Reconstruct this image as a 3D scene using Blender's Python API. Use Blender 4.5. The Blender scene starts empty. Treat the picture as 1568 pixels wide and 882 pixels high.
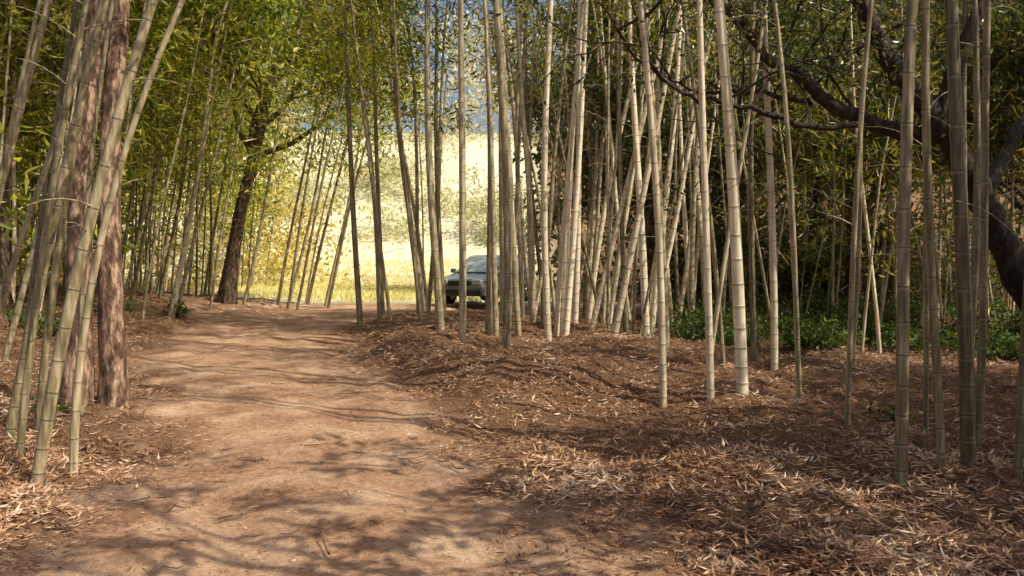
import bpy, bmesh, numpy as np, math
from mathutils import Vector, Matrix
rng = np.random.default_rng(11)
scene = bpy.context.scene
U = rng.uniform
# ------------------------------------------------------------------ helpers
def sstep(a, b, x):
    t = np.clip((x - a) / (b - a), 0, 1)
    return t * t * (3 - 2 * t)
def vnoise(x, y, seed=0.0):
    xi = np.floor(x); yi = np.floor(y); fx = x - xi; fy = y - yi
    fx = fx * fx * (3 - 2 * fx); fy = fy * fy * (3 - 2 * fy)
    def h(a, b):
        v = np.sin(a * 127.1 + b * 311.7 + seed * 17.3) * 43758.5453
        return v - np.floor(v)
    return (h(xi, yi) * (1 - fx) + h(xi + 1, yi) * fx) * (1 - fy) + (h(xi, yi + 1) * (1 - fx) + h(xi + 1, yi + 1) * fx) * fy
def pc(y): return np.interp(y, [-5, 0, 3.8, 7.7, 12.3, 18.5, 24, 30], [-.3, -.4, -.7, -2.15, -4.3, -5.6, -5.2, -4.0])
def hw(y): return np.interp(y, [0, 4, 8, 14, 20, 26], [1.8, 1.6, 1.5, 1.7, 2.0, 2.4])
def path_mask(x, y):
    d = np.abs(x - pc(y)) / hw(y) + (vnoise(x * 1.1, y * 1.1, 3) - .5) * .5 + (vnoise(x * 4, y * 4, 5) - .5) * .4
    m = 1 - sstep(.55, 1.2, d)
    m = m * (1 - sstep(24, 28, y))
    yy = y - 24.5 - .05 * x
    c = (1 - sstep(3.0, 4.6, np.abs(yy) + (vnoise(x * .6, y * .6, 8) - .5) * 1.2)) * sstep(-12, -8, x) * (1 - sstep(6, 9, x))
    return np.maximum(m, c)
def meadow_mask(x, y):
    sp = np.clip(y - 40, 0, 300)
    return sstep(27, 31, y + (vnoise(x * .5, y * .5, 2) - .5) * 3) * sstep(-16, -12, x + sp) * (1 - sstep(1, 4, x))
def H(x, y):
    x = np.asarray(x, float); y = np.asarray(y, float)
    p = pc(y); w = hw(y)
    right = sstep(.1, 1.2, x - p - w) * sstep(6.5, 10, y) * (1 - sstep(17, 21, y))
    z = .3 * right * (.4 + vnoise(x * .5, y * .5, 1))
    z = z - .2 * right * sstep(1.5, 5, x)
    left = np.clip(p - w - x, 0, 8)
    z = z + .085 * left * (1 - sstep(26, 34, y)) * sstep(6, 14, y) + .03 * left * (1 - sstep(6, 14, y))
    pm = np.clip(1.2 - np.abs(x - p) / w, 0, 1)
    rough = 1 - .7 * np.clip(pm * 2, 0, 1)
    z = z + rough * ((vnoise(x * 1.3, y * 1.3, 4) - .5) * .16 + (vnoise(x * 3.7, y * 3.7, 6) - .5) * .1 + (vnoise(x * 9, y * 9, 7) - .5) * .045)
    z = z + (vnoise(x * .7, y * .7, 14) - .5) * .05
    z = z - .03 * np.exp(-((np.abs(x - p) - .65) / .22) ** 2) * (y < 22)
    z = z + sstep(46, 100, y) * (14 + 5 * vnoise(x * .03, y * .03, 9))
    return z
def nrm(v): return v / (np.linalg.norm(v, axis=-1, keepdims=True) + 1e-9)

class MB:
    def __init__(s): s.V = []; s.F = []; s.M = []; s.A = []; s.R = []; s.S = []; s.n = 0
    def add(s, V, F, mat=0, val=0., rnd=.5, smooth=True):
        V = np.asarray(V, float).reshape(-1, 3); F = np.asarray(F, int).reshape(-1, 4)
        s.V.append(V); s.F.append(F + s.n); s.n += len(V)
        s.M.append(np.full(len(F), mat)); s.A.append(np.broadcast_to(np.asarray(val, float), (len(V),)).copy())
        s.R.append(np.broadcast_to(np.asarray(rnd, float), (len(F),)).copy()); s.S.append(np.full(len(F), smooth))
    def build(s, name, mats, parent=None):
        V = np.concatenate(s.V); F = np.concatenate(s.F)
        me = bpy.data.meshes.new(name)
        me.vertices.add(len(V)); me.vertices.foreach_set('co', V.astype(np.float32).ravel())
        me.loops.add(len(F) * 4); me.loops.foreach_set('vertex_index', F.astype(np.int32).ravel())
        me.polygons.add(len(F))
        me.polygons.foreach_set('loop_start', np.arange(0, len(F) * 4, 4, dtype=np.int32))
        me.polygons.foreach_set('material_index', np.concatenate(s.M).astype(np.int32))
        me.polygons.foreach_set('use_smooth', np.concatenate(s.S))
        a = me.attributes.new('val', 'FLOAT', 'POINT'); a.data.foreach_set('value', np.concatenate(s.A).astype(np.float32))
        a = me.attributes.new('rnd', 'FLOAT', 'FACE'); a.data.foreach_set('value', np.concatenate(s.R).astype(np.float32))
        for m in mats: me.materials.append(m)
        me.update(calc_edges=True)
        ob = bpy.data.objects.new(name, me); scene.collection.objects.link(ob)
        if parent: ob.parent = parent
        return ob

def tube(mb, P, R, sides=8, mat=0, val=0., rnd=.5, lump=0.):
    P = np.asarray(P, float); n = len(P); R = np.broadcast_to(np.asarray(R, float), (n,))
    T = nrm(np.gradient(P, axis=0)); mt = nrm(T.mean(0))
    ref = np.array([1., 0, 0]) if abs(mt[0]) < .7 else np.array([0, 0, 1.])
    A = nrm(np.cross(T, ref)); B = np.cross(T, A)
    th = np.linspace(0, 2 * np.pi, sides, endpoint=False)
    rr = R[:, None] * (1 + (U(-lump, lump, (n, sides)) if lump else 0))
    V = P[:, None] + rr[..., None] * (np.cos(th)[None, :, None] * A[:, None] + np.sin(th)[None, :, None] * B[:, None])
    i = np.arange(n - 1)[:, None] * sides; j = np.arange(sides)[None]; k = (j + 1) % sides
    F = np.stack([i + j, i + k, i + sides + k, i + sides + j], -1).reshape(-1, 4)
    v = np.repeat(np.broadcast_to(np.asarray(val, float), (n,)), sides)
    mb.add(V.reshape(-1, 3), F, mat, v, rnd)

def leaves(mb, C, D, L, W, mat=1, rnd=.5, up=.0):
    N = len(C)
    if N == 0: return
    D = nrm(D); r = rng.normal(size=(N, 3))
    r[:, 2] += up * 3
    S = nrm(np.cross(D, r))
    Nn = np.cross(D, S)
    L = np.broadcast_to(L, (N,))[:, None]; W = np.broadcast_to(W, (N,))[:, None]
    v0 = C; v1 = C + D * L * .42 + S * W * .5; v2 = C + D * L - Nn * L * .12; v3 = C + D * L * .42 - S * W * .5
    V = np.stack([v0, v1, v2, v3], 1).reshape(-1, 3)
    mb.add(V, np.arange(N * 4).reshape(-1, 4), mat, 0., rnd, smooth=False)

# ------------------------------------------------------------------ materials
def newmat(name):
    m = bpy.data.materials.new(name); m.use_nodes = True
    nt = m.node_tree; nt.nodes.clear()
    return m, nt, nt.nodes, nt.links
def ramp(N, stops, interp='LINEAR'):
    r = N.new('ShaderNodeValToRGB'); r.color_ramp.interpolation = interp
    e = r.color_ramp.elements
    e[0].position, e[0].color = stops[0][0], (*stops[0][1], 1)
    e[1].position, e[1].color = stops[-1][0], (*stops[-1][1], 1)
    for p, c in stops[1:-1]:
        x = e.new(p); x.color = (*c, 1)
    return r
def attr(N, name):
    a = N.new('ShaderNodeAttribute'); a.attribute_name = name; return a
def leaf_mat(name, stops, trans=.45, rough=.45):
    m, nt, N, K = newmat(name)
    a = attr(N, 'rnd'); r = ramp(N, stops); K.new(a.outputs['Fac'], r.inputs[0])
    p = N.new('ShaderNodeBsdfPrincipled'); p.inputs['Roughness'].default_value = rough
    p.inputs['Specular IOR Level'].default_value = .35
    K.new(r.outputs[0], p.inputs['Base Color'])
    t = N.new('ShaderNodeBsdfTranslucent')
    h = N.new('ShaderNodeHueSaturation'); h.inputs['Value'].default_value = 1.6; h.inputs['Saturation'].default_value = 1.1
    h.inputs['Hue'].default_value = .48
    K.new(r.outputs[0], h.inputs['Color']); K.new(h.outputs[0], t.inputs['Color'])
    x = N.new('ShaderNodeMixShader'); x.inputs[0].default_value = trans
    K.new(p.outputs[0], x.inputs[1]); K.new(t.outputs[0], x.inputs[2])
    o = N.new('ShaderNodeOutputMaterial'); K.new(x.outputs[0], o.inputs[0])
    return m
M_bleaf = leaf_mat('bamboo_leaf', [(0, (.04, .058, .012)), (.4, (.11, .14, .02)), (.75, (.27, .27, .04)), (1, (.55, .43, .1))], .35)
M_yleaf = leaf_mat('bamboo_leaf_yellow', [(0, (.055, .085, .013)), (.4, (.18, .235, .03)), (.72, (.46, .48, .07)), (1, (.82, .7, .2))], .5)
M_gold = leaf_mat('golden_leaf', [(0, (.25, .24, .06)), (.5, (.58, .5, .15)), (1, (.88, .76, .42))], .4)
M_dleaf = leaf_mat('broad_leaf', [(0, (.03, .045, .013)), (.5, (.085, .105, .025)), (.8, (.22, .2, .05)), (1, (.55, .4, .15))], .3, .3)  # gold-brown end of the ramp paints sun specks into the dark crowns
M_gleaf = leaf_mat('understory_leaf', [(0, (.03, .055, .013)), (.6, (.09, .14, .028)), (1, (.22, .24, .06))], .35)
M_far = leaf_mat('distant_leaf_hazed', [(0, (.3, .34, .16)), (.5, (.6, .58, .36)), (1, (.86, .8, .6))], .25)  # leaf colours bleached to paint in distant haze and glare
M_dry = leaf_mat('dry_leaf', [(0, (.08, .034, .02)), (.3, (.23, .105, .055)), (.6, (.48, .28, .16)), (.85, (.76, .53, .35)), (1, (.9, .75, .57))], .1, .55)
M_grass = leaf_mat('meadow_grass', [(0, (.45, .46, .12)), (.6, (.76, .68, .26)), (1, (.88, .8, .5))], .3)

def culm_mat(name):
    m, nt, N, K = newmat(name)
    a = attr(N, 'rnd'); r = ramp(N, [(0, (.085, .068, .04)), (.3, (.22, .185, .1)), (.6, (.5, .415, .27)), (1, (.84, .73, .56))])
    tc = N.new('ShaderNodeTexCoord'); mp = N.new('ShaderNodeMapping'); mp.inputs['Scale'].default_value = (14, 14, 1.3)
    K.new(tc.outputs['Object'], mp.inputs[0])
    no = N.new('ShaderNodeTexNoise'); no.inputs['Scale'].default_value = 2.2; no.inputs['Detail'].default_value = 5
    K.new(mp.outputs[0], no.inputs['Vector'])
    ad = N.new('ShaderNodeMath'); ad.operation = 'MULTIPLY_ADD'; ad.inputs[1].default_value = 1.3; ad.inputs[2].default_value = -.65
    K.new(no.outputs[0], ad.inputs[0])
    a2 = N.new('ShaderNodeMath'); a2.operation = 'ADD'; K.new(ad.outputs[0], a2.inputs[0]); K.new(a.outputs['Fac'], a2.inputs[1])
    K.new(a2.outputs[0], r.inputs[0])
    v = attr(N, 'val')
    mx = N.new('ShaderNodeMix'); mx.data_type = 'RGBA'; mx.inputs['B'].default_value = (.5, .45, .35, 1)
    K.new(r.outputs[0], mx.inputs['A'])
    c1 = N.new('ShaderNodeClamp'); K.new(v.outputs['Fac'], c1.inputs[0])
    K.new(c1.outputs[0], mx.inputs['Factor'])
    mn = N.new('ShaderNodeMath'); mn.operation = 'MULTIPLY'; mn.inputs[1].default_value = -1; K.new(v.outputs['Fac'], mn.inputs[0]); mn.use_clamp = True
    m2 = N.new('ShaderNodeMix'); m2.data_type = 'RGBA'; m2.inputs['B'].default_value = (.08, .055, .03, 1)
    K.new(mx.outputs['Result'], m2.inputs['A']); K.new(mn.outputs[0], m2.inputs['Factor'])
    p = N.new('ShaderNodeBsdfPrincipled'); p.inputs['Roughness'].default_value = .34
    K.new(m2.outputs['Result'], p.inputs['Base Color'])
    o = N.new('ShaderNodeOutputMaterial'); K.new(p.outputs[0], o.inputs[0])
    return m
M_culm = culm_mat('bamboo_culm')
def bark_mat(name, c0, c1, c2):
    m, nt, N, K = newmat(name)
    tc = N.new('ShaderNodeTexCoord'); mp = N.new('ShaderNodeMapping'); mp.inputs['Scale'].default_value = (7, 7, 2.2)
    K.new(tc.outputs['Object'], mp.inputs[0])
    no = N.new('ShaderNodeTexNoise'); no.inputs['Scale'].default_value = 2; no.inputs['Detail'].default_value = 8; no.inputs['Roughness'].default_value = .65
    K.new(mp.outputs[0], no.inputs['Vector'])
    r = ramp(N, [(.36, c0), (.5, c1), (.64, c2)]); K.new(no.outputs[0], r.inputs[0])
    b = N.new('ShaderNodeBump'); b.inputs['Strength'].default_value = 1; b.inputs['Distance'].default_value = .06
    K.new(no.outputs[0], b.inputs['Height'])
    p = N.new('ShaderNodeBsdfPrincipled'); p.inputs['Roughness'].default_value = .85
    K.new(r.outputs[0], p.inputs['Base Color']); K.new(b.outputs[0], p.inputs['Normal'])
    o = N.new('ShaderNodeOutputMaterial'); K.new(p.outputs[0], o.inputs[0])
    return m
M_bark = bark_mat('bark_dark', (.012, .008, .006), (.035, .022, .015), (.09, .06, .042))
M_barkm = bark_mat('bark_brown', (.03, .02, .012), (.1, .065, .04), (.22, .15, .1))
M_barkp = bark_mat('bark_red', (.04, .02, .014), (.17, .095, .06), (.58, .4, .28))

def ground_mat():
    m, nt, N, K = newmat('forest_floor')
    tc = N.new('ShaderNodeTexCoord')
    n1 = N.new('ShaderNodeTexNoise'); n1.inputs['Scale'].default_value = 1.6; n1.inputs['Detail'].default_value = 7
    n2 = N.new('ShaderNodeTexNoise'); n2.inputs['Scale'].default_value = 22; n2.inputs['Detail'].default_value = 7; n2.inputs['Roughness'].default_value = .75
    n3 = N.new('ShaderNodeTexNoise'); n3.inputs['Scale'].default_value = 70; n3.inputs['Detail'].default_value = 4; n3.inputs['Distortion'].default_value = 1.5
    for n in (n1, n2, n3): K.new(tc.outputs['Object'], n.inputs['Vector'])
    dirt = ramp(N, [(.36, (.24, .115, .065)), (.5, (.57, .34, .215)), (.64, (.84, .6, .42))])
    mixf = N.new('ShaderNodeMath'); mixf.operation = 'MULTIPLY_ADD'; mixf.inputs[1].default_value = .5
    K.new(n2.outputs[0], mixf.inputs[0]); 
    sc = N.new('ShaderNodeMath'); sc.operation = 'MULTIPLY'; sc.inputs[1].default_value = .5; K.new(n1.outputs[0], sc.inputs[0]); K.new(sc.outputs[0], mixf.inputs[2])
    K.new(mixf.outputs[0], dirt.inputs[0])
    lit = ramp(N, [(.36, (.055, .027, .016)), (.5, (.18, .09, .05)), (.66, (.46, .28, .16))]); K.new(n3.outputs[0], lit.inputs[0])
    mead = ramp(N, [(.3, (.68, .64, .4)), (.7, (.88, .82, .64))]); K.new(n1.outputs[0], mead.inputs[0])  # pale dry grass, whitened to stand in for haze over clearing and slope
    ap = attr(N, 'path'); am = attr(N, 'meadow')
    x1 = N.new('ShaderNodeMix'); x1.data_type = 'RGBA'; K.new(ap.outputs['Fac'], x1.inputs['Factor']); K.new(lit.outputs[0], x1.inputs['A']); K.new(dirt.outputs[0], x1.inputs['B'])
    x2 = N.new('ShaderNodeMix'); x2.data_type = 'RGBA'; K.new(am.outputs['Fac'], x2.inputs['Factor']); K.new(x1.outputs['Result'], x2.inputs['A']); K.new(mead.outputs[0], x2.inputs['B'])
    b = N.new('ShaderNodeBump'); b.inputs['Strength'].default_value = .9; b.inputs['Distance'].default_value = .035
    ba = N.new('ShaderNodeMath'); ba.operation = 'ADD'; K.new(n2.outputs[0], ba.inputs[0]); K.new(n3.outputs[0], ba.inputs[1]); K.new(ba.outputs[0], b.inputs['Height'])
    p = N.new('ShaderNodeBsdfPrincipled'); p.inputs['Roughness'].default_value = .92; p.inputs['Specular IOR Level'].default_value = .2
    K.new(x2.outputs['Result'], p.inputs['Base Color']); K.new(b.outputs[0], p.inputs['Normal'])
    o = N.new('ShaderNodeOutputMaterial'); K.new(p.outputs[0], o.inputs[0])
    return m
def plain(name, col, rough=.5, metal=0., coat=0.):
    m, nt, N, K = newmat(name)
    p = N.new('ShaderNodeBsdfPrincipled'); p.inputs['Roughness'].default_value = rough; p.inputs['Metallic'].default_value = metal
    p.inputs['Coat Weight'].default_value = coat
    no = N.new('ShaderNodeTexNoise'); no.inputs['Scale'].default_value = 6; no.inputs['Detail'].default_value = 4
    r = ramp(N, [(.3, tuple(c * .85 for c in col)), (.7, tuple(min(1, c * 1.1) for c in col))]); K.new(no.outputs[0], r.inputs[0])
    K.new(r.outputs[0], p.inputs['Base Color'])
    o = N.new('ShaderNodeOutputMaterial'); K.new(p.outputs[0], o.inputs[0]); return m

# ------------------------------------------------------------------ ground
xs = np.concatenate([-np.geomspace(400, 9, 90), np.arange(-8.9, 9, .07), np.geomspace(9, 400, 90)])
ys = np.concatenate([-np.geomspace(200, 1.1, 25), np.arange(-1, 12, .06), np.arange(12, 32, .2), np.geomspace(32, 110, 80), np.geomspace(115, 600, 25)])
X, Y = np.meshgrid(xs, ys)
Z = H(X, Y)
nx, ny = len(xs), len(ys)
mb = MB()
i = (np.arange(ny - 1)[:, None] * nx + np.arange(nx - 1)[None]).ravel()
mb.add(np.stack([X, Y, Z], -1).reshape(-1, 3), np.stack([i, i + 1, i + nx + 1, i + nx], -1))
g = mb.build('ground', [ground_mat()])
a = g.data.attributes.new('path', 'FLOAT', 'POINT'); a.data.foreach_set('value', path_mask(X, Y).astype(np.float32).ravel())
a = g.data.attributes.new('meadow', 'FLOAT', 'POINT'); a.data.foreach_set('value', meadow_mask(X, Y).astype(np.float32).ravel())

# ------------------------------------------------------------------ leaf litter
def litter(n, y0, y1, xr, L0, L1, name, pathkeep=.13):
    y = y0 * (y1 / y0) ** U(0, 1, n); x = U(-1, 1, n) * (xr * y + 1.0)
    pm = path_mask(x, y); cl = .6 * vnoise(x * 1.5, y * 1.5, 21) + .4 * vnoise(x * 5, y * 5, 22)
    keep = (U(0, 1, n) > pm * (1 - pathkeep * 2 * cl)) & (U(0, 1, n) < sstep(.2, .75, cl) * 1.0 + .22)
    x = x[keep]; y = y[keep]; pm = pm[keep]; n = len(x)
    z = H(x, y) + U(.004, .04, n) * (1 - .8 * pm)
    th = U(0, 2 * np.pi, n)
    D = np.stack([np.cos(th), np.sin(th), rng.normal(0, .3, n) * (1 - .7 * pm)], -1)
    L = U(L0, L1, n) * (1 - .5 * pm)
    m = MB(); rr = np.clip(vnoise(x * 2, y * 2, 31) * .6 + U(0, .75, n) - .22, 0, 1)
    leaves(m, np.stack([x, y, z], -1), D, L, L * U(.1, .24, n), 0, rr, up=1.0)
    m.build(name, [M_dry])
litter(200000, 2.4, 24, .75, .04, .11, 'leaf_litter')

mb = MB()
for k in range(260):
    y = 2.8 * (16 / 2.8) ** U(); x = U(-.7, .75) * y; th = U(0, np.pi); L = U(.06, .45)
    if path_mask(x, y) > .5 and U() < .35: continue
    t = np.linspace(-.5, .5, 5)
    px = x + t * L * np.cos(th); py = y + t * L * np.sin(th) + U(-.1, .1) * t * t * 4 * L
    tube(mb, np.stack([px, py, H(px, py) + .012 + np.abs(U(-.02, .04, 5))], -1), np.linspace(.007, .003, 5) * U(.3, 1.1), 5, 0, 0, .5)
mb.build('fallen_twigs', [M_barkp])

# ------------------------------------------------------------------ bamboo
def bamboo(mb, x, y, lx, ly, r, Ht=12., ls=.45, nb=26, kl=26, LL=.14, LW=.17, detail=2, rnd=.5, bend=0., bl=1.2, lmat=1, z0=None, twigs=0, cs=.09):
    b0 = float(H(x, y)) - .06 if z0 is None else z0
    s = [0.]; sp = .16
    while s[-1] < Ht: s.append(s[-1] + sp * U(.92, 1.08)); sp = min(sp * 1.07, .34)
    s = np.array(s); ph = U(0, 6, 2); dd = U(0, 2 * np.pi); wob = U(.01, .08)
    def pos(q):
        t = q / Ht; ar = np.clip(t - .55, 0, 1) ** 2 * Ht * .7
        return np.stack([x + lx * q + bend * q * q + wob * (np.sin(q * .7 + ph[0]) - np.sin(ph[0])) + ar * (np.cos(dd) * .6 + np.sign(lx + 1e-6) * .35),
                         y + ly * q + .03 * np.sin(q * .8 + ph[1]) + ar * np.sin(dd) * .6, b0 + q - ar * .25], -1)
    def rad(q): t = q / Ht; return r * np.clip(1 - .9 * t ** 1.25, .06, 1)
    if detail == 2:
        e = .009; q = (s[:, None] + np.array([-.03, -e, 0, e, .025])[None]).ravel(); q = np.maximum(q, 0)
        f = np.tile([1, 1.0, 1.07, 1.0, .99], len(s)); v = np.tile([.0, .4, -.85, 0, 0], len(s)) * U(.6, 1.2); sides = 12
    elif detail == 1:
        q = (s[:, None] + np.array([-.03, 0, .03])[None]).ravel(); q = np.maximum(q, 0); f = np.tile([1, 1.06, 1], len(s)); v = np.tile([.25, -.6, 0], len(s)); sides = 7
    else:
        q = s[::4]; f = 1; v = 0; sides = 5
    q = q + np.arange(len(q)) * 1e-5
    tube(mb, pos(q), rad(q) * f, sides, 0, v, rnd)
    if twigs:
        qb = U(1.5, Ht * ls, twigs); P0 = pos(qb); th = U(0, 6.28, twigs); Lb = U(.3, 1.0, twigs)
        D = nrm(np.stack([np.cos(th), np.sin(th), U(.1, 1., twigs)], -1))
        for k in range(twigs):
            tt = np.linspace(0, 1, 5)[:, None]
            tube(mb, P0[k] + D[k] * tt * Lb[k] - np.array([0, 0, .3]) * tt ** 2 * Lb[k], np.linspace(.006, .002, 5), 4, 0, 0, .4)
    if nb == 0: return
    qb = Ht * (ls + (1 - ls) * U(0, 1, nb) ** .9); P0 = pos(qb)
    th = U(0, 2 * np.pi, nb); D = nrm(np.stack([np.cos(th), np.sin(th), U(.2, .9, nb)], -1)); Lb = bl * U(.5, 1.2, nb) * (1.15 - .5 * (qb / Ht))
    leaves(mb, P0, D, Lb, .018, 0, rnd)
    G = 3; K = max(1, kl // G)
    t = U(.35, 1.1, (nb, G)); G0 = P0[:, None] + D[:, None] * (Lb[:, None] * t)[..., None] + rng.normal(0, .16 * bl, (nb, G, 3))
    G0[..., 2] -= .3 * t * t * Lb[:, None]
    C = G0[:, :, None] + rng.normal(0, cs, (nb, G, K, 3)) * np.array([1.3, 1.3, .6])
    DD = D[:, None, None] * .5 + rng.normal(0, .35, (nb, G, 1, 3)) + rng.normal(0, .4, (nb, G, K, 3)); DD[..., 2] -= .4
    rr = np.clip(U(0, .5, (nb, G, 1)) + U(-.15, .55, (nb, G, K)), 0, 1)
    N = nb * G * K; Ls = LL * U(.6, 1.35, N)
    leaves(mb, C.reshape(-1, 3), DD.reshape(-1, 3), Ls, Ls * LW, lmat, rr.ravel(), up=.35)

bm = [M_culm, M_bleaf]; bmy = [M_culm, M_yleaf]
def one(x, y, lx, d, ly=None, Ht=None, rnd=None, bend=0., mats=bm, **k):
    m = MB(); ly = U(-.03, .03) if ly is None else ly
    kw = dict(nb=15, kl=27, LL=.17, LW=.2, ls=.52, twigs=3); kw.update(k)
    bamboo(m, x, y, lx, ly, d / 2, Ht or U(10.5, 13.5), rnd=U(.25, .75) if rnd is None else rnd, bend=bend, **kw)
    m.build('bamboo', mats)
# right-hand culms
for t in [(2.37, 8.2, -.067, .13, .8), (2.04, 8.2, -.035, .08, .8), (1.56, 8.2, -.055, .08, .65), (2.1, 10.85, -.05, .1, .5),
          (1.61, 12.7, .19, .11, .7), (3.18, 9.7, -.03, .09, .8), (2.9, 8.0, -.1, .055, .35), (3.03, 7.2, .053, .05, .35),
          (2.65, 5.43, .04, .085, .3), (3.02, 5.55, -.027, .06, .3), (3.22, 5.6, -.012, .1, .1), (3.58, 6.15, .03, .06, .25),
          (3.42, 5.35, .0, .055, .2), (3.63, 6.96, -.02, .045, .3), (3.18, 10.5, -.01, .08, .2), (2.57, 9.7, -.1, .06, .35),
          (4.3, 7.6, .01, .07, .2), (5.1, 8.9, -.03, .07, .2), (4.4, 10.4, .03, .07, .3), (5.6, 11.5, -.02, .08, .3), (2.25, 9.2, .12, .055, .6)]:
    one(*t[:4], rnd=t[4], twigs=5, nb=5, kl=30, ls=.62)
# middle stand
for t in [(-.09, 12.1, -.018, .14, .35), (-.4, 13.7, -.01, .13, .3), (-.26, 13.3, -.04, .1, .45), (-.75, 12.1, 0., .115, .5), (-1.21, 13.7, -.037, .14, .4),
          (-1.57, 18.5, -.02, .12, .3), (-2.07, 19., -.1, .15, .45), (-2.25, 19.4, -.03, .11, .3), (-2.98, 18.4, -.02, .12, .2), (-3.48, 18.4, -.045, .14, .25),
          (-2.9, 17.6, -.075, .12, .3), (.12, 14.2, -.06, .12, .5), (.6, 13.2, 0., .12, .8), (.4, 15.4, -.03, .11, .6), (.91, 14.8, .075, .13, .95), (.8, 14.4, .05, .1, .85),
          (1.25, 16.0, .02, .13, 1.), (1.66, 17.6, .18, .12, .9), (.95, 14.2, .06, .12, 1.), (2.38, 14.2, -.045, .14, .85), (2.5, 14.4, .07, .12, .85),
          (2.0, 16.5, .12, .1, .75), (.2, 16.3, .01, .11, .5), (-.2, 17.5, .0, .12, .5), (3.1, 15.5, -.05, .1, .6),
          (-1.9, 16.8, -.08, .09, .3), (-2.6, 17.2, -.12, .08, .35)]:
    l = t[1] > 16 and t[0] < .5
    one(*t[:4], rnd=t[4], LL=.19, nb=40 if l else 12, kl=33, ls=.4 if l else .42, cs=.15, bl=1.45 if l else 1.2, mats=bmy if U() < .25 else bm)
for k in range(50):
    while True:
        x = U(-2.6, 4.8); y = U(13.8, 21.5)
        if not (-1.9 < x < -1.1) and x > -2.4 + (21 - y) * .1 and not (-.075 < x / y < -.015): break
    one(x, y, rng.normal(.01, .11), U(.045, .125), rnd=U(.1, 1), detail=1, LL=.2, nb=9, ls=.42, cs=.12, bend=rng.normal(0, .003))
# near-left leaning clump   (x, y, lean, d, tone, bend, height)
for t in [(-4.05, 6.36, .2, .08, .3, .014, 9), (-3.22, 5.4, .165, .085, .4, .026, 8.), (-3.1, 5.6, .03, .06, .5, .068, 6.2), (-3.55, 5.7, .06, .055, .3, .03, 7.5), (-4.1, 6.9, .14, .07, .25, .012, 9),
          (-5.2, 7.2, .29, .08, .4, .0, 9), (-4.9, 6.0, .16, .085, .2, .0, 9.5), (-5.3, 8.6, .18, .07, .2, 0, 10), (-4.45, 6.5, .1, .045, .25, .02, 8), (-4.3, 6.1, .33, .05, .3, 0., 8), (-4.0, 7.4, -.02, .05, .3, .02, 9)]:
    one(*t[:4], rnd=t[4], bend=t[5], Ht=t[6], nb=14)
# left rows leaning over the path
for t in [(-8.7, 20.5, .17, .15, .75), (-8.4, 25, .22, .12, .4), (-7.9, 27, .2, .11, .4), (-7.3, 26, .22, .11, .35), (-6.9, 27, .24, .12, .4), (-7.0, 25, .16, .1, .3),
          (-6.2, 26.5, .2, .11, .4), (-9.2, 26, .2, .13, .5), (-5.9, 25.6, .25, .1, .3), (-6.6, 24.5, .23, .09, .3)]:
    one(*t[:4], rnd=t[4], mats=bmy, LL=.22, LW=.22, nb=40, kl=30, ls=.38, bl=1.3, cs=.2)
for k in range(64):
    y = U(11, 30); x = float(pc(y) - hw(y)) - U(.8, 8)
    one(x, y, U(.0, .24), U(.05, .12), rnd=U(.1, .65), mats=bmy if U() < .65 else bm, detail=1, LL=.22, LW=.22, nb=36, kl=30, ls=U(.22, .4), bl=1.3, cs=.16)
# off-frame stand to the right and behind that shades the foreground
for k in range(46):
    x = U(2.8, 11); y = U(-5, 6)
    if y > 2 and x < y * .8 + .8: continue
    one(x, y, rng.normal(0, .12), U(.07, .13), detail=1, LL=.19, LW=.36, nb=8, kl=42, Ht=U(5.5, 9), ls=.34, cs=.085, bl=1.4)
for k in range(14):
    x = U(2.4, 6.5); y = U(-3.5, 2.5)
    one(x, y, rng.normal(0, .1), U(.07, .12), detail=1, nb=0, Ht=U(7, 10), twigs=8)
mb = MB()
for k in range(120):
    x = -U(9, 30); y = U(8, 46)
    if x > -.42 * y - 1.5 and x > -13: x -= 6
    bamboo(mb, x, y, U(-.02, .15), U(-.05, .05), U(.04, .06), U(9, 14), U(.08, .3), 30, 26, .34, .24, 0, U(.1, .6), bl=1.8, cs=.3)
mb.build('bamboo_grove', bmy)
mb = MB()
for k in range(50):
    x = U(8, 24); y = U(17, 34)
    bamboo(mb, x, y, U(-.06, .06), U(-.05, .05), U(.035, .055), U(8, 11), .5, 14, 20, .26, .2, 0, U(.2, .7), bl=1.5, cs=.2)
for k in range(26):
    y = U(12.5, 19); x = U(.3, .66) * y
    bamboo(mb, x, y, rng.normal(0, .12), U(-.05, .05), U(.015, .035), U(4, 9), .14, 16, 24, .17, .2, 0, U(.2, .8), bl=1.1, cs=.12)
mb.build('bamboo_grove', bm)

# ------------------------------------------------------------------ broadleaf trees
def limb(mb, p, d, L, r, depth, tips, mat=0, wob=.25, up=.08):
    n = 7; P = [np.array(p, float)]; d = nrm(np.array(d, float))
    for k in range(n):
        d = nrm(d + rng.normal(0, wob / 2.2, 3) + np.array([0, 0, up])); P.append(P[-1] + d * L / n)
    P = np.array(P); tube(mb, P, np.linspace(r, r * .5, n + 1), 9 if r > .08 else 5, mat, 0, .5, .06)
    tips += [P[-1], P[n // 2 + 1]] if depth <= 1 else []
    if depth > 0:
        for k in range(3 if depth > 1 else 4):
            i = rng.integers(3, n + 1)
            limb(mb, P[i], nrm(d + rng.normal(0, .65, 3)), L * U(.55, .75), r * .5, depth - 1, tips, mat, wob, up)
def leafcloud(mb, tips, per, rad, L, mat=1, W=.45):
    for t in tips:
        c = t + rng.normal(0, rad * .9, (per, 3)) * np.array([1, 1, .6]); D = rng.normal(size=(per, 3)); D[:, 2] -= .3
        rr = np.clip(U(0, .6) + U(-.2, .45, per), 0, 1); Ls = L * U(.6, 1.3, per)
        leaves(mb, c, D, Ls, Ls * W, mat, rr, up=.3)
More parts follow.
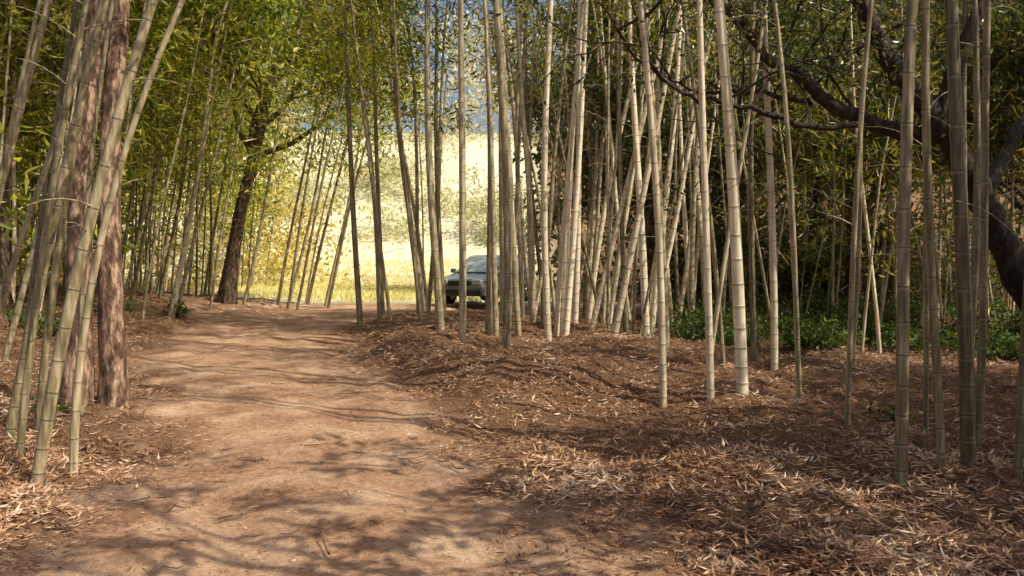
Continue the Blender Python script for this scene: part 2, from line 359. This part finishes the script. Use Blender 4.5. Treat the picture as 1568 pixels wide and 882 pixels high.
def tree(name, x, y, lean, Ht, r, mats, depth=3, per=90, rad=.5, L=.16, low=False):
    m = MB(); tips = []; z = float(H(x, y)) - .1; n = 9
    P = np.array([[x + lean * q + .1 * math.sin(q * .7 + x), y + .1 * math.cos(q * .6), z + q] for q in np.linspace(0, Ht * .55, n)])
    tube(m, P, r * (1 - .45 * np.linspace(0, 1, n)) * (1 + .5 * np.exp(-np.linspace(0, 12, n))), 12, 0, 0, .5, .05)
    for k in range(7 if not low else 9):
        i = rng.integers(3 if low else 5, n); th = U(0, 6.28)
        limb(m, P[i], [math.cos(th), math.sin(th), U(.2, 1.1)], Ht * U(.22, .34), r * .4, depth - 1, tips)
    leafcloud(m, tips, per, rad, L)
    return m.build(name, mats)
for (x, y, ln, h, r) in [(5.4, 22, -.02, 10, .17), (3.7, 21, .01, 9, .14), (8.5, 20, .03, 10, .2), (12.5, 18, -.03, 11, .2), (9.5, 25, 0, 12, .25), (15.5, 23, 0, 12, .25),
                         (9.0, 31, 0, 12, .22), (6.0, 36, 0, 13, .25), (3.2, 38, 0, 12, .25), (13, 31, 0, 14, .3), (20, 30, 0, 14, .3), (10.5, 14.5, .02, 8, .14)]:
    tree('broadleaf_tree', x, y, ln, h, r, [M_barkm if x < 9 else M_bark, M_dleaf], per=60, rad=.38, L=.17, low=True)
# off-frame trees shading the right side
tree('broadleaf_tree', 9.4, 4.4, 0, 9, .2, [M_bark, M_dleaf], per=80, rad=.3, L=.15, low=True)
tree('broadleaf_tree', 12.0, 5.5, 0, 10, .2, [M_bark, M_dleaf], per=80, rad=.3, L=.15, low=True)
tree('broadleaf_tree', -9.3, 26, .2, 14, .24, [M_barkm, M_yleaf], per=70, rad=.55, L=.22)
tree('broadleaf_tree', -14, 22, .05, 13, .25, [M_barkm, M_yleaf], per=90, rad=.6, L=.22)
tree('broadleaf_tree', -11, 17, .05, 12, .2, [M_barkm, M_bleaf], per=90, rad=.5, L=.18)
# reddish trunk on the left, two stems
m = MB(); tips = []
for (x, y, ln, r, h) in [(-4.1, 8.1, .02, .12, 9.), (-4.42, 8.0, .06, .125, 8.5)]:
    q = np.linspace(0, h, 22); z = float(H(x, y)) - .1
    P = np.stack([x + ln * q + .05 * np.sin(q * 1.2 + y), y + .04 * q, z + q], -1)
    tube(m, P, r * (1 - .055 * q) * (1 + .45 * np.exp(-q * 2.2)), 16, 0, 0, .5, .07)
    for k in range(6):
        i = rng.integers(14, 22); th = U(0, 6.28); limb(m, P[i], [math.cos(th), math.sin(th), .6], 2.4, .06, 1, tips)
leafcloud(m, tips, 50, .4, .14); m.build('broadleaf_tree', [M_barkp, M_yleaf])
# dark sprawling tree on the right
m = MB(); tips = []
def poly(P, r0, r1, mat=0):
    P = np.array(P, float); t = np.linspace(0, len(P) - 1, len(P) * 5); k = np.arange(len(P))
    Q = np.stack([np.interp(t, k, P[:, c]) for c in range(3)], -1)
    for _ in range(3): Q[1:-1] = (Q[:-2] + Q[1:-1] * 2 + Q[2:]) / 4
    Q += rng.normal(0, .014, Q.shape); tube(m, Q, np.linspace(r0, r1, len(Q)), 12, mat, 0, .5, .09); return Q
main = poly([(6.7, 9.3, -.2), (6.3, 9.2, .6), (5.75, 9.1, 1.3), (5.3, 9, 2.1), (4.85, 9, 2.95), (4.15, 9, 3.75), (3.8, 9.1, 4.7), (3.5, 9.2, 6.2), (3.0, 9.3, 7.4)], .19, .07)
b1 = poly([(4.85, 9, 2.9), (4.3, 9.1, 2.98), (3.75, 9.2, 3.2), (3.35, 9.4, 3.65), (3.0, 9.5, 3.85), (2.7, 9.6, 4.4), (2.3, 9.8, 4.7), (1.5, 9.9, 5.3)], .1, .035)
b2 = poly([(4.1, 9.1, 3.05), (3.3, 8.9, 2.98), (2.5, 8.8, 3.2), (1.9, 8.8, 3.3), (1.3, 8.7, 3.7), (.95, 8.7, 4.3)], .04, .01)
b3 = poly([(4.75, 9, 3.0), (4.9, 8.8, 3.9), (5.3, 8.7, 4.8), (5.4, 8.8, 6.2)], .09, .04)
b4 = poly([(5.2, 9, 2.1), (5.9, 9.4, 3.1), (6.9, 9.8, 3.8), (8, 10, 4.6)], .09, .03)
b5 = poly([(3.5, 9.3, 3.3), (2.9, 9.5, 3.5), (2.3, 9.9, 3.55), (1.7, 10.1, 3.9)], .03, .01)
for Q, n in ((main[25:], 9), (b1[8:], 10), (b2[10:], 8), (b3[4:], 7), (b4[4:], 7), (b5[5:], 4)):
    for k in range(n):
        i = rng.integers(0, len(Q)); d = rng.normal(size=3); d[2] = abs(d[2]) * .6
        limb(m, Q[i], d, U(.8, 1.9), .018, 1, tips, 0, .5, .02)
tips = [t for t in tips if U() < (.75 if t[2] > 3.6 else .2)]
leafcloud(m, tips, 36, .2, .075)
m.build('broadleaf_tree', [M_bark, M_dleaf])

# ------------------------------------------------------------------ distant trees / understory
def mass(name, n, xf, mats, L, per=60, rad=1.):
    m = MB()
    for k in range(n):
        c = np.array(xf()); c[2] += float(H(c[0], c[1]))
        leafcloud(m, [c], per, rad, L, 0)
    m.build(name, mats)
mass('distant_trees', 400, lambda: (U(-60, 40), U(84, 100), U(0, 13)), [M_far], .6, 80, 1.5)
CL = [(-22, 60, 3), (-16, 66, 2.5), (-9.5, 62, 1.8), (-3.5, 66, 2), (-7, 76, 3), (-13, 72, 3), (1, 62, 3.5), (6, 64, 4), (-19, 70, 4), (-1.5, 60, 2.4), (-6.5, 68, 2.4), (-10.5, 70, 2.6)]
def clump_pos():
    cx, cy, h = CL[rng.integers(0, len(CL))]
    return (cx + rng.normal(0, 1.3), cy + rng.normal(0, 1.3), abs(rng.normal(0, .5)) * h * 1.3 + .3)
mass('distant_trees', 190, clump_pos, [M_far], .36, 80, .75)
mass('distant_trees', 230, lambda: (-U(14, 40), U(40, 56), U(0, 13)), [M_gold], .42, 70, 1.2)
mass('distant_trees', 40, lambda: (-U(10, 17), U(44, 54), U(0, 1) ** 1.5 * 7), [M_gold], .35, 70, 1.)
mass('forest_backdrop', 500, lambda: (U(2, 46), U(38, 46), U(0, 16)), [M_dleaf], .42, 75, 1.1)
mass('forest_backdrop', 420, lambda: (-U(22, 44), U(10, 44), U(0, 15)), [M_yleaf], .45, 70, 1.2)
def shrub(x, y, h, w, mat, n=14, L=.1, per=60):
    m = MB(); z = float(H(x, y)); tips = []
    for k in range(n):
        th = U(0, 6.28); q = U(.3, 1); e = np.array([x + math.cos(th) * w * q, y + math.sin(th) * w * q, z + h * U(.35, 1)])
        P = np.array([[x, y, z - .03], [x + (e[0] - x) * .35, y + (e[1] - y) * .35, z + (e[2] - z) * .6], e]); tube(m, P, [.014, .01, .005], 4, 0); tips.append(e); tips.append((P[1] + e) / 2)
    leafcloud(m, tips, per, h * .17 + .05, L); m.build('shrub', [M_bark, mat])
for k in range(48):
    y = U(11.5, 22); x = U(.2, .68) * y
    h = U(.2, .9) * (.6 if y < 14 else 1)
    shrub(x, y, h, U(.4, 1.0), M_gleaf, 12, .09, 32)
for k in range(12):
    y = U(20, 28); x = U(.2, .65) * y
    shrub(x, y, U(1.5, 3.2), U(1, 1.8), M_dleaf, 24, .17, 60)
for k in range(10):
    y = U(12, 22); x = float(pc(y) - hw(y)) - U(1., 5)
    shrub(x, y, U(.2, .5), U(.2, .5), M_gleaf, 9, .1, 18)
for (x, y) in [(-4.3, 7.4), (3.6, 7.4)]:
    shrub(x, y, .14, .2, M_gleaf, 6, .06, 9)
# grass
m = MB(); n = 30000; y = U(29, 56, n); x = U(-20, 4, n); kk = meadow_mask(x, y) > .5; x = x[kk]; y = y[kk]; n = len(x)
D = rng.normal(0, .3, (n, 3)); D[:, 2] = 1; leaves(m, np.stack([x, y, H(x, y)], -1), D, U(.1, .25, n), .05, 0, U(0, 1, n)); m.build('meadow_grass', [M_grass])
m = MB(); n = 12000; y = U(3.2, 6.5, n); x = pc(y) - hw(y) - .3 - np.abs(rng.normal(0, 1.1, n)); kk = vnoise(x * 1.8, y * 1.8, 41) > .5; x = x[kk]; y = y[kk]; n = len(x)
D = rng.normal(0, .8, (n, 3)); D[:, 2] = np.abs(D[:, 2]) * .5 + .15; leaves(m, np.stack([x, y, H(x, y)], -1), D, U(.04, .12, n), .007, 0, U(.3, 1, n)); m.build('dry_grass', [M_dry])

# ------------------------------------------------------------------ parked car
car = bpy.data.objects.new('parked_car', None); scene.collection.objects.link(car)
M_paint = plain('car_paint', (.2, .25, .25), .25, .1, 1.); M_glass = plain('car_glass', (.65, .74, .8), .08, .3)  # glass base colour is pale blue to paint in the reflected sky
M_tire = plain('tire_rubber', (.02, .02, .02), .8); M_rim = plain('rim_metal', (.5, .5, .52), .3, .9); M_trim = plain('black_trim', (.02, .02, .022), .5)
M_lamp = plain('headlamp', (.75, .78, .8), .1, .4)
def part(name, bmx, mat, bev=0.):
    me = bpy.data.meshes.new(name); bmx.to_mesh(me); bmx.free(); me.materials.append(mat)
    ob = bpy.data.objects.new(name, me); scene.collection.objects.link(ob); ob.parent = car
    if bev:
        b = ob.modifiers.new('b', 'BEVEL'); b.width = bev; b.segments = 3; b.limit_method = 'ANGLE'
    return ob
def extr(name, prof, w0, mat, bev, wtop=None, zt=None):
    b = bmesh.new(); L = []; R = []
    for (px, pz) in prof:
        w = w0 if wtop is None else w0 + (wtop - w0) * (pz - zt[0]) / (zt[1] - zt[0])
        L.append(b.verts.new((px, w, pz))); R.append(b.verts.new((px, -w, pz)))
    n = len(prof); b.faces.new(L); b.faces.new(R[::-1])
    for k in range(n): b.faces.new((L[k], R[k], R[(k + 1) % n], L[(k + 1) % n]))
    bmesh.ops.recalc_face_normals(b, faces=b.faces); return part(name, b, mat, bev)
extr('body', [(2.1, .3), (2.15, .62), (2.05, .85), (.95, 1.03), (-2.05, 1.05), (-2.12, .6), (-2.05, .32)], .86, M_paint, .06)
extr('cabin', [(.95, 1.03), (.2, 1.58), (-.2, 1.64), (-1.6, 1.63), (-2.0, 1.05)], .82, M_paint, .05, .68, (1.03, 1.64))
def quadp(name, pts, mat):
    b = bmesh.new(); f = b.faces.new([b.verts.new(p) for p in pts]); r = bmesh.ops.extrude_face_region(b, geom=[f])
    f.normal_update(); nn = f.normal * .012
    bmesh.ops.translate(b, verts=[v for v in r['geom'] if isinstance(v, bmesh.types.BMVert)], vec=nn); bmesh.ops.recalc_face_normals(b, faces=b.faces); return part(name, b, mat, .004)
quadp('windshield', [(.93, -.72, 1.075), (.93, .72, 1.075), (.265, .62, 1.56), (.265, -.62, 1.56)], M_glass)
for s_, nm in ((1, 'left'), (-1, 'right')):
    def yy(z): return s_ * (.82 - .14 * (z - 1.03) / .61 + .006)
    quadp('front_window_' + nm, [(.7, yy(1.1), 1.1), (.12, yy(1.52), 1.52), (-.5, yy(1.54), 1.54), (-.5, yy(1.1), 1.1)], M_glass)
    quadp('rear_window_' + nm, [(-.58, yy(1.1), 1.1), (-.58, yy(1.54), 1.54), (-1.5, yy(1.53), 1.53), (-1.75, yy(1.1), 1.1)], M_glass)
    b = bmesh.new(); bmesh.ops.create_cube(b, size=1, matrix=Matrix.Translation((2.06, s_ * .62, .76)) @ Matrix.Diagonal((.16, .36, .17, 1))); part('headlight_' + nm, b, M_lamp, .04)
    b = bmesh.new(); bmesh.ops.create_cube(b, size=1, matrix=Matrix.Translation((.72, s_ * .98, 1.1)) @ Matrix.Diagonal((.12, .2, .15, 1))); part('mirror_' + nm, b, M_paint, .04)
    for wx, wn in ((1.35, 'front'), (-1.3, 'rear')):
        Rw = Matrix.Translation((wx, s_ * .78, .34)) @ Matrix.Rotation(math.pi / 2, 4, 'X')
        b = bmesh.new(); bmesh.ops.create_cone(b, cap_ends=True, segments=32, radius1=.34, radius2=.34, depth=.22, matrix=Rw); part('tire_%s_%s' % (wn, nm), b, M_tire, .04)
        b = bmesh.new(); bmesh.ops.create_cone(b, cap_ends=True, segments=24, radius1=.2, radius2=.2, depth=.24, matrix=Rw); part('rim_%s_%s' % (wn, nm), b, M_rim, .02)
b = bmesh.new(); bmesh.ops.create_cube(b, size=1, matrix=Matrix.Translation((2.1, 0, .72)) @ Matrix.Diagonal((.12, .8, .16, 1))); part('grille', b, M_trim, .02)
b = bmesh.new(); bmesh.ops.create_cube(b, size=1, matrix=Matrix.Translation((2.12, 0, .42)) @ Matrix.Diagonal((.2, 1.66, .2, 1))); part('bumper', b, M_trim, .05)
car.location = (-.8, 27.6, float(H(-.8, 27.6))); car.rotation_euler = (0, 0, math.atan2(-.91, -.42))

# ------------------------------------------------------------------ light, world, camera
sdir = Vector((.74, -.38, .92)).normalized()
elev = math.asin(sdir.z); az = math.atan2(sdir.x, sdir.y)
sl = bpy.data.lights.new('sun', 'SUN'); sl.energy = 5.; sl.angle = math.radians(.45); sl.color = (1, .92, .72)
so = bpy.data.objects.new('sun', sl); so.rotation_euler = sdir.to_track_quat('Z', 'Y').to_euler(); scene.collection.objects.link(so)
w = bpy.data.worlds.new('World'); scene.world = w; w.use_nodes = True; nt = w.node_tree; nt.nodes.clear()
sk = nt.nodes.new('ShaderNodeTexSky'); sk.sky_type = 'NISHITA'; sk.sun_disc = False; sk.sun_elevation = elev; sk.sun_rotation = az; sk.dust_density = 4.; sk.ozone_density = 0.; sk.air_density = .8
bg = nt.nodes.new('ShaderNodeBackground'); bg.inputs[1].default_value = .15
wo = nt.nodes.new('ShaderNodeOutputWorld'); nt.links.new(sk.outputs[0], bg.inputs[0]); nt.links.new(bg.outputs[0], wo.inputs[0])
cd = bpy.data.cameras.new('camera'); cd.lens = 28.2; cd.clip_end = 2000; cd.clip_start = .05
co = bpy.data.objects.new('camera', cd); co.location = (0, 0, 1.5); co.rotation_euler = (math.radians(90 - 1.9), 0, 0)
scene.collection.objects.link(co); scene.camera = co
scene.view_settings.view_transform = 'Standard'; scene.view_settings.look = 'None'; scene.view_settings.exposure = 0
print('FACES', sum(len(o.data.polygons) for o in scene.objects if o.type == 'MESH'))
